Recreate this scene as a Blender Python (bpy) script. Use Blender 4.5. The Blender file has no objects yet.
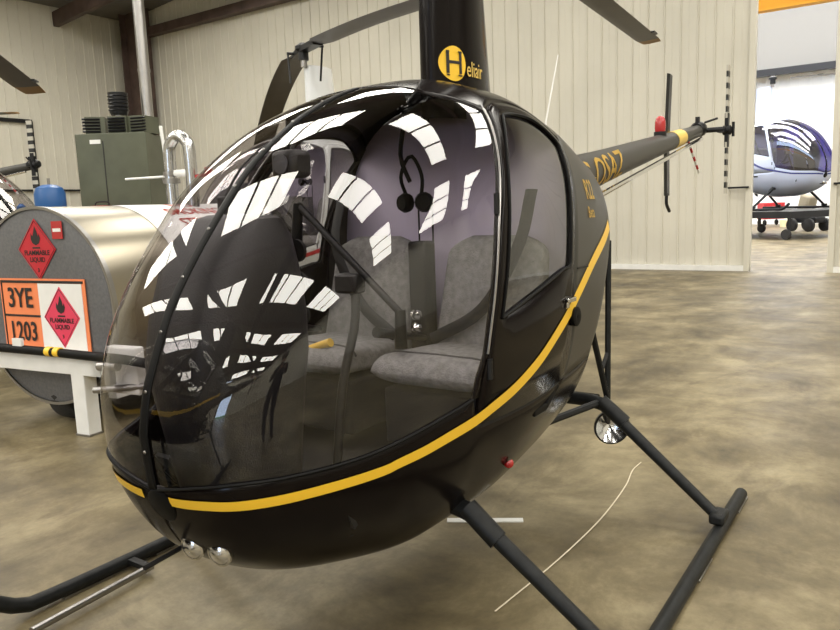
import bpy, bmesh, math, random
import numpy as np
from mathutils import Vector, Matrix, Euler
random.seed(4)
D = bpy.data; SC = bpy.context.scene; COL = SC.collection
PI = math.pi
# ------------------------------------------------------------------ helpers
def link(o, parent=None):
    COL.objects.link(o)
    if parent is not None: o.parent = parent
    return o
def tag(o, label=None, cat=None, group=None, kind=None):
    if label: o['label'] = label
    if cat: o['category'] = cat
    if group: o['group'] = group
    if kind: o['kind'] = kind
    return o
def empty(name, loc=(0, 0, 0), rz=0, scale=1):
    o = D.objects.new(name, None); o.location = loc; o.rotation_euler = (0, 0, rz); o.scale = (scale,) * 3
    o.empty_display_size = .2
    return link(o)
def unit(v):
    v = np.asarray(v, float); return v / max(np.linalg.norm(v), 1e-9)
class MB:
    def __init__(s): s.v = []; s.f = []; s.m = []
    def add(s, vs, fs, mi=0):
        k = len(s.v); s.v += [tuple(float(c) for c in p) for p in vs]; s.f += [tuple(i + k for i in f) for f in fs]
        s.m += [mi] * len(fs); return s
    def box(s, c, d, mi=0, rz=0, ry=0, rx=0):
        M = Euler((rx, ry, rz)).to_matrix(); c = Vector(c)
        vs = [c + M @ Vector((x * d[0] / 2, y * d[1] / 2, z * d[2] / 2)) for x in (-1, 1) for y in (-1, 1) for z in (-1, 1)]
        return s.add(vs, [(0, 1, 3, 2), (4, 6, 7, 5), (0, 4, 5, 1), (2, 3, 7, 6), (0, 2, 6, 4), (1, 5, 7, 3)], mi)
    def tube(s, pts, r, n=12, mi=0, cap=True, flat=1.0):
        pts = [np.asarray(p, float) for p in pts]; N = len(pts)
        rs = [r] * N if np.isscalar(r) else list(r)
        t0 = unit(pts[1] - pts[0]); up = np.array([0, 0, 1.]) if abs(t0[2]) < .9 else np.array([1., 0, 0])
        a = unit(np.cross(t0, up)); vs = []
        for i, p in enumerate(pts):
            t = unit((pts[min(i + 1, N - 1)] - pts[max(i - 1, 0)]))
            a = unit(a - t * np.dot(a, t)); b = np.cross(t, a)
            for k in range(n):
                an = 2 * PI * k / n; vs.append(p + rs[i] * (a * math.cos(an) + b * flat * math.sin(an)))
        fs = [(i * n + k, i * n + (k + 1) % n, (i + 1) * n + (k + 1) % n, (i + 1) * n + k) for i in range(N - 1) for k in range(n)]
        if cap: fs += [tuple(range(n))[::-1], tuple((N - 1) * n + k for k in range(n))]
        return s.add(vs, fs, mi)
    def lathe(s, prof, n=24, o=(0, 0, 0), ax=(0, 0, 1), mi=0):
        ax = unit(ax); up = np.array([0, 0, 1.]) if abs(ax[2]) < .9 else np.array([1., 0, 0])
        a = unit(np.cross(up, ax)); b = np.cross(ax, a); o = np.asarray(o, float)
        vs = [o + ax * h + max(r, 1e-4) * (a * math.cos(2 * PI * k / n) + b * math.sin(2 * PI * k / n)) for r, h in prof for k in range(n)]
        fs = [(i * n + k, i * n + (k + 1) % n, (i + 1) * n + (k + 1) % n, (i + 1) * n + k) for i in range(len(prof) - 1) for k in range(n)]
        return s.add(vs, fs, mi)
    def grid(s, P, mi=0):
        nu, nv = P.shape[:2]
        return s.add(P.reshape(-1, 3), [(i * nv + j, (i + 1) * nv + j, (i + 1) * nv + j + 1, i * nv + j + 1) for i in range(nu - 1) for j in range(nv - 1)], mi)
    def build(s, name, mats, parent=None, smooth=True, bevel=0, solid=0, sub=0, angle=40):
        me = D.meshes.new(name); me.from_pydata(s.v, [], s.f)
        if not isinstance(mats, (list, tuple)): mats = [mats]
        for m in mats: me.materials.append(m)
        for p, mi in zip(me.polygons, s.m): p.material_index = mi; p.use_smooth = smooth
        bm = bmesh.new(); bm.from_mesh(me)
        bmesh.ops.remove_doubles(bm, verts=bm.verts, dist=1e-5)
        bmesh.ops.recalc_face_normals(bm, faces=bm.faces)
        if smooth:
            for e in bm.edges:
                if len(e.link_faces) == 2 and e.calc_face_angle(0) > math.radians(angle): e.smooth = False
        bm.to_mesh(me); bm.free(); me.update()
        o = D.objects.new(name, me); link(o, parent)
        if solid:
            m = o.modifiers.new('solid', 'SOLIDIFY'); m.thickness = abs(solid); m.offset = -1 if solid > 0 else 1
        if bevel:
            m = o.modifiers.new('bevel', 'BEVEL'); m.width = bevel; m.segments = 2; m.limit_method = 'ANGLE'
        if sub:
            m = o.modifiers.new('sub', 'SUBSURF'); m.levels = sub; m.render_levels = sub
        return o
def copy_tree(o, parent=None, skip=(), mats=None):
    c = o.copy(); COL.objects.link(c)
    if parent is not None: c.parent = parent
    if mats:
        for s in c.material_slots:
            if s.material and s.material.name in mats:
                k = mats[s.material.name]; s.link = 'OBJECT'; s.material = k
    for ch in list(o.children):
        if ch.name.split('.')[0] not in skip: copy_tree(ch, c, skip, mats)
    return c
# ------------------------------------------------------------------ materials
def nodes(name):
    m = D.materials.new(name); m.use_nodes = True; t = m.node_tree; return m, t, t.nodes['Principled BSDF']
def mat(name, col, rough=.5, metal=0, var=0, vscale=8, coat=0, bump=0, bscale=40, spec=None):
    m, t, b = nodes(name); b.inputs['Base Color'].default_value = (*col, 1); b.inputs['Roughness'].default_value = rough
    b.inputs['Metallic'].default_value = metal
    if coat: b.inputs['Coat Weight'].default_value = coat; b.inputs['Coat Roughness'].default_value = .03
    if spec is not None: b.inputs['Specular IOR Level'].default_value = spec
    if var:
        tc = t.nodes.new('ShaderNodeTexCoord'); n = t.nodes.new('ShaderNodeTexNoise'); n.inputs['Scale'].default_value = vscale; n.inputs['Detail'].default_value = 6
        r = t.nodes.new('ShaderNodeValToRGB'); r.color_ramp.elements[0].position = .3; r.color_ramp.elements[1].position = .7
        r.color_ramp.elements[0].color = (*[c * (1 - var) for c in col], 1); r.color_ramp.elements[1].color = (*[min(1, c * (1 + var)) for c in col], 1)
        t.links.new(tc.outputs['Object'], n.inputs['Vector']); t.links.new(n.outputs['Fac'], r.inputs['Fac']); t.links.new(r.outputs['Color'], b.inputs['Base Color'])
    if bump:
        tc = t.nodes.new('ShaderNodeTexCoord'); n = t.nodes.new('ShaderNodeTexNoise'); n.inputs['Scale'].default_value = bscale
        bp = t.nodes.new('ShaderNodeBump'); bp.inputs['Strength'].default_value = bump; bp.inputs['Distance'].default_value = .01
        t.links.new(tc.outputs['Object'], n.inputs['Vector']); t.links.new(n.outputs['Fac'], bp.inputs['Height']); t.links.new(bp.outputs['Normal'], b.inputs['Normal'])
    return m
def emis(name, col, s):
    m, t, b = nodes(name); b.inputs['Base Color'].default_value = (*[c * .5 for c in col], 1)
    b.inputs['Emission Color'].default_value = (*col, 1); b.inputs['Emission Strength'].default_value = s; return m
def glass(name, tint, f0):
    m = D.materials.new(name); m.use_nodes = True; t = m.node_tree; t.nodes.clear()
    out = t.nodes.new('ShaderNodeOutputMaterial'); mx = t.nodes.new('ShaderNodeMixShader'); tr = t.nodes.new('ShaderNodeBsdfTransparent'); gl = t.nodes.new('ShaderNodeBsdfGlossy')
    tr.inputs['Color'].default_value = (*tint, 1); gl.inputs['Roughness'].default_value = .004; gl.inputs['Color'].default_value = (1, 1, 1, 1)
    lw = t.nodes.new('ShaderNodeLayerWeight'); lw.inputs['Blend'].default_value = .5
    p = t.nodes.new('ShaderNodeMath'); p.operation = 'POWER'; p.inputs[1].default_value = 5
    a = t.nodes.new('ShaderNodeMath'); a.operation = 'MULTIPLY_ADD'; a.inputs[1].default_value = 1 - f0; a.inputs[2].default_value = f0
    L = t.links.new; L(lw.outputs['Facing'], p.inputs[0]); L(p.outputs[0], a.inputs[0]); L(a.outputs[0], mx.inputs[0]); L(tr.outputs[0], mx.inputs[1]); L(gl.outputs[0], mx.inputs[2]); L(mx.outputs[0], out.inputs[0])
    return m
M = dict(
    paint=mat('black_paint', (.006, .0042, .004), .20, coat=.04, spec=.12),
    side=mat('dark_grey_paint', (.050, .048, .042), .42, coat=0, spec=.35),
    satin=mat('satin_black', (.010, .010, .011), .38, spec=.3),
    gear=mat('gear_paint', (.012, .013, .0135), .42, spec=.22, var=.3, vscale=30),
    yellow=mat('yellow_vinyl', (.93, .58, .04), .35),
    gold=mat('gold_vinyl', (.80, .56, .13), .4),
    glass=glass('canopy_acrylic', (.84, .82, .84), .068),
    sideglass=glass('door_acrylic', (.66, .66, .64), .10),
    chrome=mat('chrome', (.8, .8, .8), .12, 1),
    steel=mat('dull_steel', (.33, .32, .31), .32, 1),
    lens=mat('lamp_reflector', (.75, .76, .78), .15, 1),
    red=mat('red_lens', (.42, .012, .015), .25, coat=.5),
    rubber=mat('black_rubber', (.006, .006, .006), .5, spec=.12),
    plastic=mat('black_plastic', (.014, .013, .013), .45, bump=.2, bscale=200),
    lav=mat('lavender_trim', (.62, .55, .72), .6, var=.06),
    carpet=mat('dark_carpet', (.010, .009, .009), .9, bump=.4, bscale=300),
    seat=mat('grey_seat_fabric', (.25, .245, .24), .85, var=.25, vscale=40, bump=.5, bscale=160),
    seam=mat('seat_piping', (.06, .06, .06), .8),
    white=mat('white_paint', (.80, .80, .78), .35, var=.05),
    cream=mat('cream_blade_band', (.45, .43, .37), .5),
    stripeb=mat('black_band', (.01, .01, .01), .4),
    blade=mat('blade_grey', (.045, .038, .034), .38, var=.2, vscale=5),
    bladetip=mat('blade_tip_gold', (.33, .19, .06), .5),
    tyre=mat('tyre', (.02, .019, .018), .8, bump=.3, bscale=80),
    dial=mat('dial_face', (.10, .10, .11), .3),
    orange=mat('orange_paint', (.85, .42, .03), .5),
    green=mat('cabinet_green', (.088, .095, .062), .5, var=.15, vscale=3),
    blue=mat('blue_paint', (.02, .10, .30), .35),
    toolred=mat('tool_red', (.50, .02, .025), .4),
    brownsteel=mat('brown_steel', (.085, .055, .045), .6, var=.3, vscale=3),
    hivis=mat('orange_plate', (.86, .25, .10), .45),
    dgred=mat('placard_red', (.50, .015, .03), .4),
    dgpink=mat('placard_pink', (.72, .05, .11), .4),
    ink=mat('black_ink', (.012, .01, .01), .5),
    lettered=mat('red_ink', (.62, .07, .05), .5),
    skin=mat('skin', (.45, .27, .19), .5), cloth=mat('dark_cloth', (.02, .022, .028), .9), denim=mat('dark_trousers', (.015, .016, .022), .9),
    hair=mat('dark_hair', (.02, .014, .01), .6),
    grass=mat('grass', (.12, .25, .05), .9, var=.3, vscale=2),
    heliwhite=mat('pale_blue_paint', (.50, .56, .72), .2, coat=.6), heliblue=mat('deep_blue_paint', (.05, .06, .22), .2, coat=.6),
    whitepaint=mat('helicopter_white', (.72, .74, .76), .25, coat=.6),
    alu=None)
# brushed tank aluminium
m, t, b = nodes('brushed_aluminium'); b.inputs['Metallic'].default_value = 1; b.inputs['Roughness'].default_value = .36
b.inputs['Base Color'].default_value = (.36, .325, .255, 1)
tc = t.nodes.new('ShaderNodeTexCoord'); mp = t.nodes.new('ShaderNodeMapping'); mp.inputs['Scale'].default_value = (40, 1, 1); n = t.nodes.new('ShaderNodeTexNoise'); n.inputs['Scale'].default_value = 3
r = t.nodes.new('ShaderNodeMapRange'); r.inputs[3].default_value = .26; r.inputs[4].default_value = .34
t.links.new(tc.outputs['Object'], mp.inputs[0]); t.links.new(mp.outputs[0], n.inputs[0]); t.links.new(n.outputs[0], r.inputs[0]); t.links.new(r.outputs[0], b.inputs['Roughness']); M['alu'] = m
M['tankend'] = mat('tank_end_grey', (.13, .13, .135), .5, .3, var=.15, vscale=60)
# ------------------------------------------------------------------ helicopter cabin surface
TOP=[(-1.6,1.1),(-1.2,1.42),(-.9,1.62),(-.6,1.70),(-.3,1.80),(0,1.85),(.2,1.85),(.335,1.827),(.45,1.797),(.575,1.75),(.702,1.688),(.806,1.621),(.918,1.536),(1.012,1.44),(1.106,1.334),(1.18,1.24),(1.229,1.17),(1.261,1.108),(1.294,1.036),(1.325,.955),(1.344,.86)]
BOT=[(-1.6,1.0),(-1.2,.80),(-.9,.62),(-.6,.455),(-.3,.36),(0,.30),(.3,.265),(.6,.27),(.9,.328),(1.05,.375),(1.15,.425),(1.22,.478),(1.285,.57),(1.315,.65),(1.334,.73),(1.344,.84)]
WID=[(-1.6,.2),(-1.2,.33),(-.9,.43),(-.6,.515),(-.3,.565),(0,.59),(.3,.603),(.6,.595),(.8,.553),(1.0,.48),(1.1,.43),(1.2,.365),(1.26,.31),(1.3,.257),(1.33,.18),(1.344,.09)]
ZMD=[(-1.6,1.05),(-.9,1.19),(-.3,1.12),(.3,1.11),(.8,1.05),(1.1,.97),(1.344,.85)]
NT, NB = 2.6, 2.38
C0 = np.array([.2, 0, 1.05])
def pchip(tb):
    xs = np.array([a for a, _ in tb], float); ys = np.array([b for _, b in tb], float); h = np.diff(xs); d = np.diff(ys) / h
    m = np.empty(len(xs)); m[0] = d[0]; m[-1] = d[-1]
    for i in range(1, len(xs) - 1):
        m[i] = 0 if d[i-1] * d[i] <= 0 else 3 * (h[i-1] + h[i]) / ((2 * h[i] + h[i-1]) / d[i-1] + (h[i] + 2 * h[i-1]) / d[i])
    def f(x):
        x = np.clip(x, xs[0], xs[-1]); i = np.clip(np.searchsorted(xs, x) - 1, 0, len(xs) - 2); hh = xs[i+1] - xs[i]; u = (x - xs[i]) / hh
        return (2*u**3-3*u**2+1)*ys[i] + (u**3-2*u*u+u)*hh*m[i] + (-2*u**3+3*u*u)*ys[i+1] + (u**3-u*u)*hh*m[i+1]
    return f
fT, fB, fW, fZ = map(pchip, (TOP, BOT, WID, ZMD))
def Gf(P):
    x, y, z = P[..., 0], P[..., 1], P[..., 2]; t, b, w, m = fT(x), fB(x), fW(x), fZ(x); up = z > m; n = np.where(up, NT, NB)
    g = np.abs(y / w) ** n + np.abs((z - m) / np.where(up, t - m, m - b)) ** n
    return np.where(x > 1.344, 9., g) - 1
def proj(P, off=0.):
    P = np.asarray(P, float); d = P - C0; d = d / np.linalg.norm(d, axis=-1, keepdims=True)
    lo = np.zeros(d.shape[:-1]); hi = lo + 2.2
    for _ in range(28):
        mid = (lo + hi) / 2; ins = Gf(C0 + d * mid[..., None]) < 0
        lo = np.where(ins, mid, lo); hi = np.where(ins, hi, mid)
    return C0 + d * (lo + off)[..., None]
def S(x, z, side=1):
    up = z > fZ(x); n = NT if up else NB; m = fZ(x); h = (fT(x) - m) if up else (m - fB(x))
    q = max(0, 1 - abs((z - m) / h) ** n); return (x, side * float(fW(x) * q ** (1 / n)), z)
def spline(pts, n):
    P = [np.asarray(p, float) for p in pts]
    if len(P) > 2:
        Q = [2 * P[0] - P[1]] + P + [2 * P[-1] - P[-2]]; out = []
        for i in range(1, len(Q) - 2):
            for u in np.linspace(0, 1, 16, endpoint=False):
                a, b, c, d = Q[i-1], Q[i], Q[i+1], Q[i+2]
                out.append(.5 * (2*b + (c-a)*u + (2*a-5*b+4*c-d)*u*u + (3*b-a-3*c+d)*u**3))
        out.append(P[-1]); P = out
    P = np.array(P); s = np.concatenate([[0], np.cumsum(np.linalg.norm(np.diff(P, axis=0), axis=1))]); u = np.linspace(0, s[-1], n)
    return np.stack([np.interp(u, s, P[:, k]) for k in range(3)], -1)
def poly(pts, n): # piecewise straight, keeps corners
    P = np.array([np.asarray(p, float) for p in pts]); s = np.concatenate([[0], np.cumsum(np.linalg.norm(np.diff(P, axis=0), axis=1))]); u = np.linspace(0, s[-1], n)
    return np.stack([np.interp(u, s, P[:, k]) for k in range(3)], -1)
def coons(bot, top, left, right):
    nu, nv = len(bot), len(left); u = np.linspace(0, 1, nu)[:, None, None]; v = np.linspace(0, 1, nv)[None, :, None]
    return ((1-v)*bot[:, None] + v*top[:, None] + (1-u)*left[None] + u*right[None]
            - ((1-u)*(1-v)*bot[0] + u*(1-v)*bot[-1] + (1-u)*v*top[0] + u*v*top[-1]))
def mir(P, side): P = np.array(P, float); P[..., 1] *= side; return P
YC = .013
SILL = [(1.326, YC, .705), (1.324, .09, .722), (1.321, .175, .737), (1.284, .268, .750), (1.201, .352, .755), (1.076, .429, .764), (.972, .477, .778), (.837, .53, .81), (.734, .56, .835), (.671, .576, .851)]
PIL = [(.671, .576, .851), (.655, .585, .917), (.625, .592, .976), (.607, .594, 1.051), (.585, .595, 1.13), (.555, .593, 1.242), (.517, .582, 1.356), (.423, .539, 1.533), (.355, .483, 1.647), (.321, .438, 1.702)]
CENT = [(1.326, YC, .705), (1.344, YC, .85), (1.325, YC, .955), (1.261, YC, 1.108), (1.18, YC, 1.24), (1.012, YC, 1.44), (.806, YC, 1.621), (.575, YC, 1.75), (.42, YC, 1.803)]
BROW = [(.42, YC, 1.803), (.43, .15, 1.80), (.437, .31, 1.757), (.39, .376, 1.742), (.321, .438, 1.702)]
def sh(L, dx, dz=0): return [S(p[0] + dx, p[2] + dz) for p in L]
DFRONT = [S(.632, .765)] + sh(PIL[1:], -.032)                 # front edge of door
DTOP = [DFRONT[-1], S(.20, 1.735), S(.05, 1.745), S(-.08, 1.72), S(-.16, 1.67), S(-.195, 1.62)]
DREAR = [S(-.195, 1.62), S(-.145, 1.51), S(-.08, 1.347), S(-.043, 1.19), S(-.035, 1.06), S(-.03, .9), S(.0, .765)]
DBOT = [S(.0, .765), S(.2, .755), S(.45, .755), S(.632, .765)]
WF = [S(.528, 1.068), S(.488, 1.206), S(.440, 1.362), S(.358, 1.535), S(.225, 1.688)]
WT = [S(.225, 1.688), S(.12, 1.70), S(.0, 1.695), S(-.10, 1.655), S(-.152, 1.612)]
WR = [S(-.152, 1.612), S(-.106, 1.51), S(-.042, 1.347), S(-.004, 1.197), S(.0, 1.176)]
WB = [S(.0, 1.176), S(.09, 1.166), S(.36, 1.108), S(.528, 1.068)]
REAR = [S(-.56, 1.705), S(-.66, 1.50), S(-.64, 1.25), S(-.50, 1.05), S(-.37, .84), S(-.34, .62), S(-.32, .46), (-.30, 0, .36)]
def ring_of(L, n): return np.concatenate([spline(a, n)[:-1] for a in L])
def cabin(root):
    fus = MB()
    for sd in (1, -1):
        # belly and lower sides
        top = np.concatenate([spline(SILL, 50), poly([PIL[0], DFRONT[0]], 6)[1:], spline(DBOT[::-1], 24)[1:], spline([DBOT[0], S(-.18, .77), S(-.355, .79)], 12)[1:]])
        bl = [(1.05, 0, .37), (.6, 0, .27), (.3, 0, .265), (0, 0, .3), (-.3, 0, .36)]
        bot = spline(bl, len(top)); left = spline([(1.05, 0, .37), (1.22, 0, .478), (1.315, 0, .65), (1.326, YC, .705)], 26)
        right = spline([(-.3, 0, .36), S(-.32, .46), S(-.34, .62), S(-.355, .79)], 26)
        fus.grid(mir(proj(coons(bot, top, left, right)), sd))
        # pillar strip
        a = spline(PIL, 30); b_ = np.array([S(p[0] - .030, p[2]) for p in a]); b_[-1] = DFRONT[-1]; b_[0] = S(.638, .851)
        fus.grid(mir(proj(np.stack([a, a * .5 + b_ * .5, b_], 1)), sd))
        # aft side
        l = spline(DREAR[::-1], 30); r_ = spline([S(-.355, .79), S(-.37, .84), S(-.50, 1.05), S(-.64, 1.25), S(-.66, 1.5), S(-.56, 1.705)], 30)
        fus.grid(mir(proj(coons(spline([l[0], r_[0]], 12), spline([l[-1], r_[-1]], 12), l, r_)), sd), 1)
        # roof
        a = np.concatenate([spline(BROW, 14), poly([BROW[-1], DFRONT[-1]], 3)[1:], spline(DTOP, 20)[1:], poly([DTOP[-1], REAR[0]], 10)[1:]])
        # centreline counterpart
        c = np.array([(max(min(p[0], .42) - 0, -.72) if i else .42, 0, 1.8) for i, p in enumerate(a)]); c[:, 0] = np.linspace(.42, -.62, len(a)); c[0] = BROW[0]
        fus.grid(mir(proj(coons(a, c, poly([a[0], c[0]], 12), poly([a[-1], c[-1]], 12))), sd))
    f = fus.build('fuselage', [M['paint'], M['side']], root, solid=.008)
    # engine deck sloping behind the mast to the tail cone
    mb = MB(); secs = []
    for x, w, zt, m_ in ((-.42, None, 0, 0), (-.55, None, 0, 0), (-.66, .488, 1.692, 1.16), (-.78, .43, 1.672, 1.20), (-.93, .31, 1.652, 1.28), (-1.10, .19, 1.634, 1.38), (-1.25, .13, 1.622, 1.46)):
        if w is None: w, zt, m_ = float(fW(x)) - .004, float(fT(x)) - .004, float(fZ(x))
        hb_ = .10; L = []
        for a in np.linspace(0, 2 * PI, 61):
            c_, q_ = math.cos(a), math.sin(a); L.append((x, w * np.sign(c_) * abs(c_) ** (2 / NT), m_ + ((zt - m_) if q_ > 0 else hb_) * np.sign(q_) * abs(q_) ** (2 / NT)))
        secs.append(L)
    mb.grid(np.array(secs)); mb.build('tail_cowling', M['side'], root)
    # windshields
    for sd in (1, -1):
        P = coons(spline(SILL, 40), spline(BROW, 40), spline(CENT, 44), spline(PIL, 44))
        o = MB().grid(mir(proj(P, -.002), sd)).build('windshield', M['glass'], root); 
        o['label'] = 'clear curved windshield pane, %s' % ('left-hand' if sd > 0 else 'right-hand')
        # door
        outer = ring_of([DFRONT, DTOP, DREAR, DBOT], 26); inner = ring_of([WF, WT, WR, WB], 26)
        # match by angle
        cc = np.array(S(.2, 1.25)); R_ = []
        outd = np.concatenate([spline(np.vstack([L[0], L]) if 0 else L, 120)[:-1] for L in (DFRONT, DTOP, DREAR, DBOT)]); ind = np.concatenate([spline(L, 120)[:-1] for L in (WF, WT, WR, WB)])
        ctr = np.array([.19, 0, 1.38])
        def byang(Q, an): a_ = np.arctan2(Q[:, 2] - ctr[2], Q[:, 0] - ctr[0]); k = [int(np.argmin(np.abs((a_ - t + PI) % (2 * PI) - PI))) for t in an]; return Q[k]
        an = np.linspace(-PI, PI, 180, endpoint=False); o_, i_ = byang(outd, an), byang(ind, an)
        g = np.stack([o_, o_ * .66 + i_ * .34, o_ * .33 + i_ * .67, i_], 1); g = np.concatenate([g, g[:1]])
        dr = MB().grid(mir(proj(g, .0015), sd)).build('door', M['paint'], root, solid=.018)
        wl, wr = spline(WF, 24), spline(WR[::-1], 24)
        MB().grid(mir(proj(coons(spline(WB[::-1], 24), spline(WT, 24), wl, wr), -.004), sd)).build('door_window', M['sideglass'], dr)
        # window rubber seal
        MB().tube(list(mir(proj(np.concatenate([ind[::6], ind[:1]]), .003), sd)), .005, 6).build('window_seal', M['rubber'], dr)
        hd = MB(); p = proj(np.array(S(.03, 1.06)), .012) * [1, sd, 1]; hd.box(p, (.07, .018, .016)); hd.box(p + [.025, -.006 * sd, -.012], (.02, .02, .03)); hd.build('door_handle', M['chrome'], dr, bevel=.003)
        for zz in (.93, 1.40):
            q = proj(np.array(S(.60 if zz < 1 else .50, zz)), .006) * [1, sd, 1]; MB().tube([q - [0, 0, .03], q + [0, 0, .03]], .009, 8).build('door_hinge', M['satin'], dr)
        # bright moulding down the pillar
        mo = spline([S(p[0] - .014, p[2]) for p in PIL[2:]], 26)
        MB().tube(list(mir(proj(mo, .004), sd)), .004, 6).build('pillar_moulding', M['steel'], root)
    # centre strip with rivets
    c = np.array(CENT); c[:, 1] = 0; c = proj(spline(c, 60), .004)
    mb = MB(); g = np.stack([c + [0, -.016, -.004], c + [0, -.008, 0], c + [0, .008, 0], c + [0, .016, -.004]], 1); mb.grid(g)
    st = mb.build('centre_strip', M['rubber'], root, solid=.004)
    for i in range(4, 58, 6): MB().lathe([(.005, 0), (.004, .003), (0, .004)], 8, c[i] + unit(c[i] - C0) * .001, unit(c[i] - C0)).build('rivet', M['steel'], st)
    # windshield edge trim along the sill
    for sd in (1, -1):
        MB().tube(list(mir(proj(spline(SILL, 60), .002), sd)), .004, 6).build('windshield_trim', M['rubber'], root)
    # yellow side stripe
    ST = [(1.321, .055, .680), (1.318, .079, .681), (1.306, .192, .688), (1.248, .294, .693), (1.168, .362, .699), (1.07, .42, .706), (.955, .471, .715), (.916, .489, .724), (.827, .521, .741), (.725, .553, .765), (.599, .576, .793), (.436, .586, .829), (.284, .593, .882), (.15, .594, .944), (.02, .589, 1.008), (-.10, .585, 1.078), (-.297, .565, 1.180), (-.505, .532, 1.255), (-.62, .51, 1.30)]
    c = spline(ST, 110); hw = np.interp(np.arange(110), [0, 30, 60, 109], [.0135, .0155, .021, .024])[:, None]
    tn = np.gradient(c, axis=0); nr = c - C0; up = np.cross(nr, tn); up /= np.linalg.norm(up, axis=1, keepdims=True); up *= np.sign(up[:, 2:3])
    for sd in (1, -1):
        MB().grid(mir(proj(np.stack([c + up * hw, c + up * hw * .33, c - up * hw * .33, c - up * hw], 1), .0035), sd)).build('yellow_stripe', M['yellow'], root)
def text_mesh(name, body, size, matr, parent, place, ext=.0005, squeeze=1.0, bold=0, align='CENTER', sub=0):
    cu = D.curves.new(name, 'FONT'); cu.body = body; cu.size = size; cu.align_x = align; cu.align_y = 'CENTER'; cu.extrude = ext; cu.offset = bold; cu.resolution_u = 3
    o = D.objects.new('tmp', cu); COL.objects.link(o); dg = bpy.context.evaluated_depsgraph_get(); dg.update()
    me = D.meshes.new_from_object(o.evaluated_get(dg)); D.objects.remove(o); D.curves.remove(cu)
    bt_ = bmesh.new(); bt_.from_mesh(me); bmesh.ops.triangulate(bt_, faces=bt_.faces)
    if sub: bmesh.ops.subdivide_edges(bt_, edges=bt_.edges, cuts=sub, use_grid_fill=True)
    bt_.to_mesh(me); bt_.free()
    for v in me.vertices: v.co = Vector([float(c) for c in place(v.co.x * squeeze, v.co.y, v.co.z)])
    me.materials.clear(); me.materials.append(matr); me.name = name
    q = D.objects.new(name, me); return link(q, parent)
def fair_hw(x, z): # half thickness of the mast fairing
    t = (z - 1.8) / .8; x0, x1 = -.02 - .01 * t, -.52 + .10 * t; u = min(max((x0 - x) / (x0 - x1), 0), 1)
    return .112 * (1 - .1 * t) * 2.0 * (math.sqrt(u) * .98 - .42 * u - .56 * u ** 3) * .98 + .004
def rotor_blade(parent, hub, az, L, chord, droop, rise=0, n=26, name='rotor_blade', tipm=True, k2=None):
    d = np.array([math.cos(az), math.sin(az), 0]); s_ = np.array([-math.sin(az), math.cos(az), 0]); secs = []
    for i in range(n + 1):
        s = .32 + (L - .32) * i / n; c = chord * (.55 if i == 0 else 1); p = np.array(hub) + d * s + np.array([0, 0, rise * s - droop * s * s])
        if i == n: c *= .86
        secs.append([p + s_ * c * a + np.array([0, 0, 1]) * chord * b for a, b in ((.5, 0), (.38, .055), (.1, .065), (-.5, .004), (-.5, -.004), (.1, -.05), (.38, -.045), (.5, 0))])
    P = np.array(secs); mb = MB(); kt = n - max(1, n // 26)
    mb.grid(P[:kt + 1]); mb.grid(P[kt:], 1)
    mb.add(P[-1][:7], [tuple(range(7))], 1); mb.add(P[0][:7], [tuple(range(7))], 0)
    b = mb.build(name, [M['blade'], M['bladetip']] if tipm else [M['blade'], M['blade']], parent)
    w = np.array(hub) + d * (L - .35) + np.array([0, 0, rise * (L - .35) - droop * (L - .35) ** 2])
    MB().box(w + s_ * -chord * .55, (.10, .03, .012), rz=az).build('trim_tab', M['satin'], b)
    return b
def rotor_head(root, hub):
    h = MB(); h.lathe([(.0, -.10), (.05, -.10), (.05, -.02), (.075, .0), (.075, .03), (.03, .06), (0, .06)], 16, hub); hb = h.build('rotor_hub', M['satin'], root)
    return hb
def pitch_link(root, hub, az):
    d = np.array([math.cos(az), math.sin(az), 0]); s = np.array([-d[1], d[0], 0]); hub = np.array(hub)
    m_ = MB(); m_.box(hub + d * .17 + [0, 0, -.0], (.36, .10, .05), rz=az); m_.tube([hub + d * .2 + s * .11 + [0, 0, 0], hub + d * .1 + s * .12 + [0, 0, -.30]], .01, 8); m_.tube([hub + d * .2, hub + d * .2 + s * .12], .014, 8)
    return m_.build('pitch_link', M['satin'], root)
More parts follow.
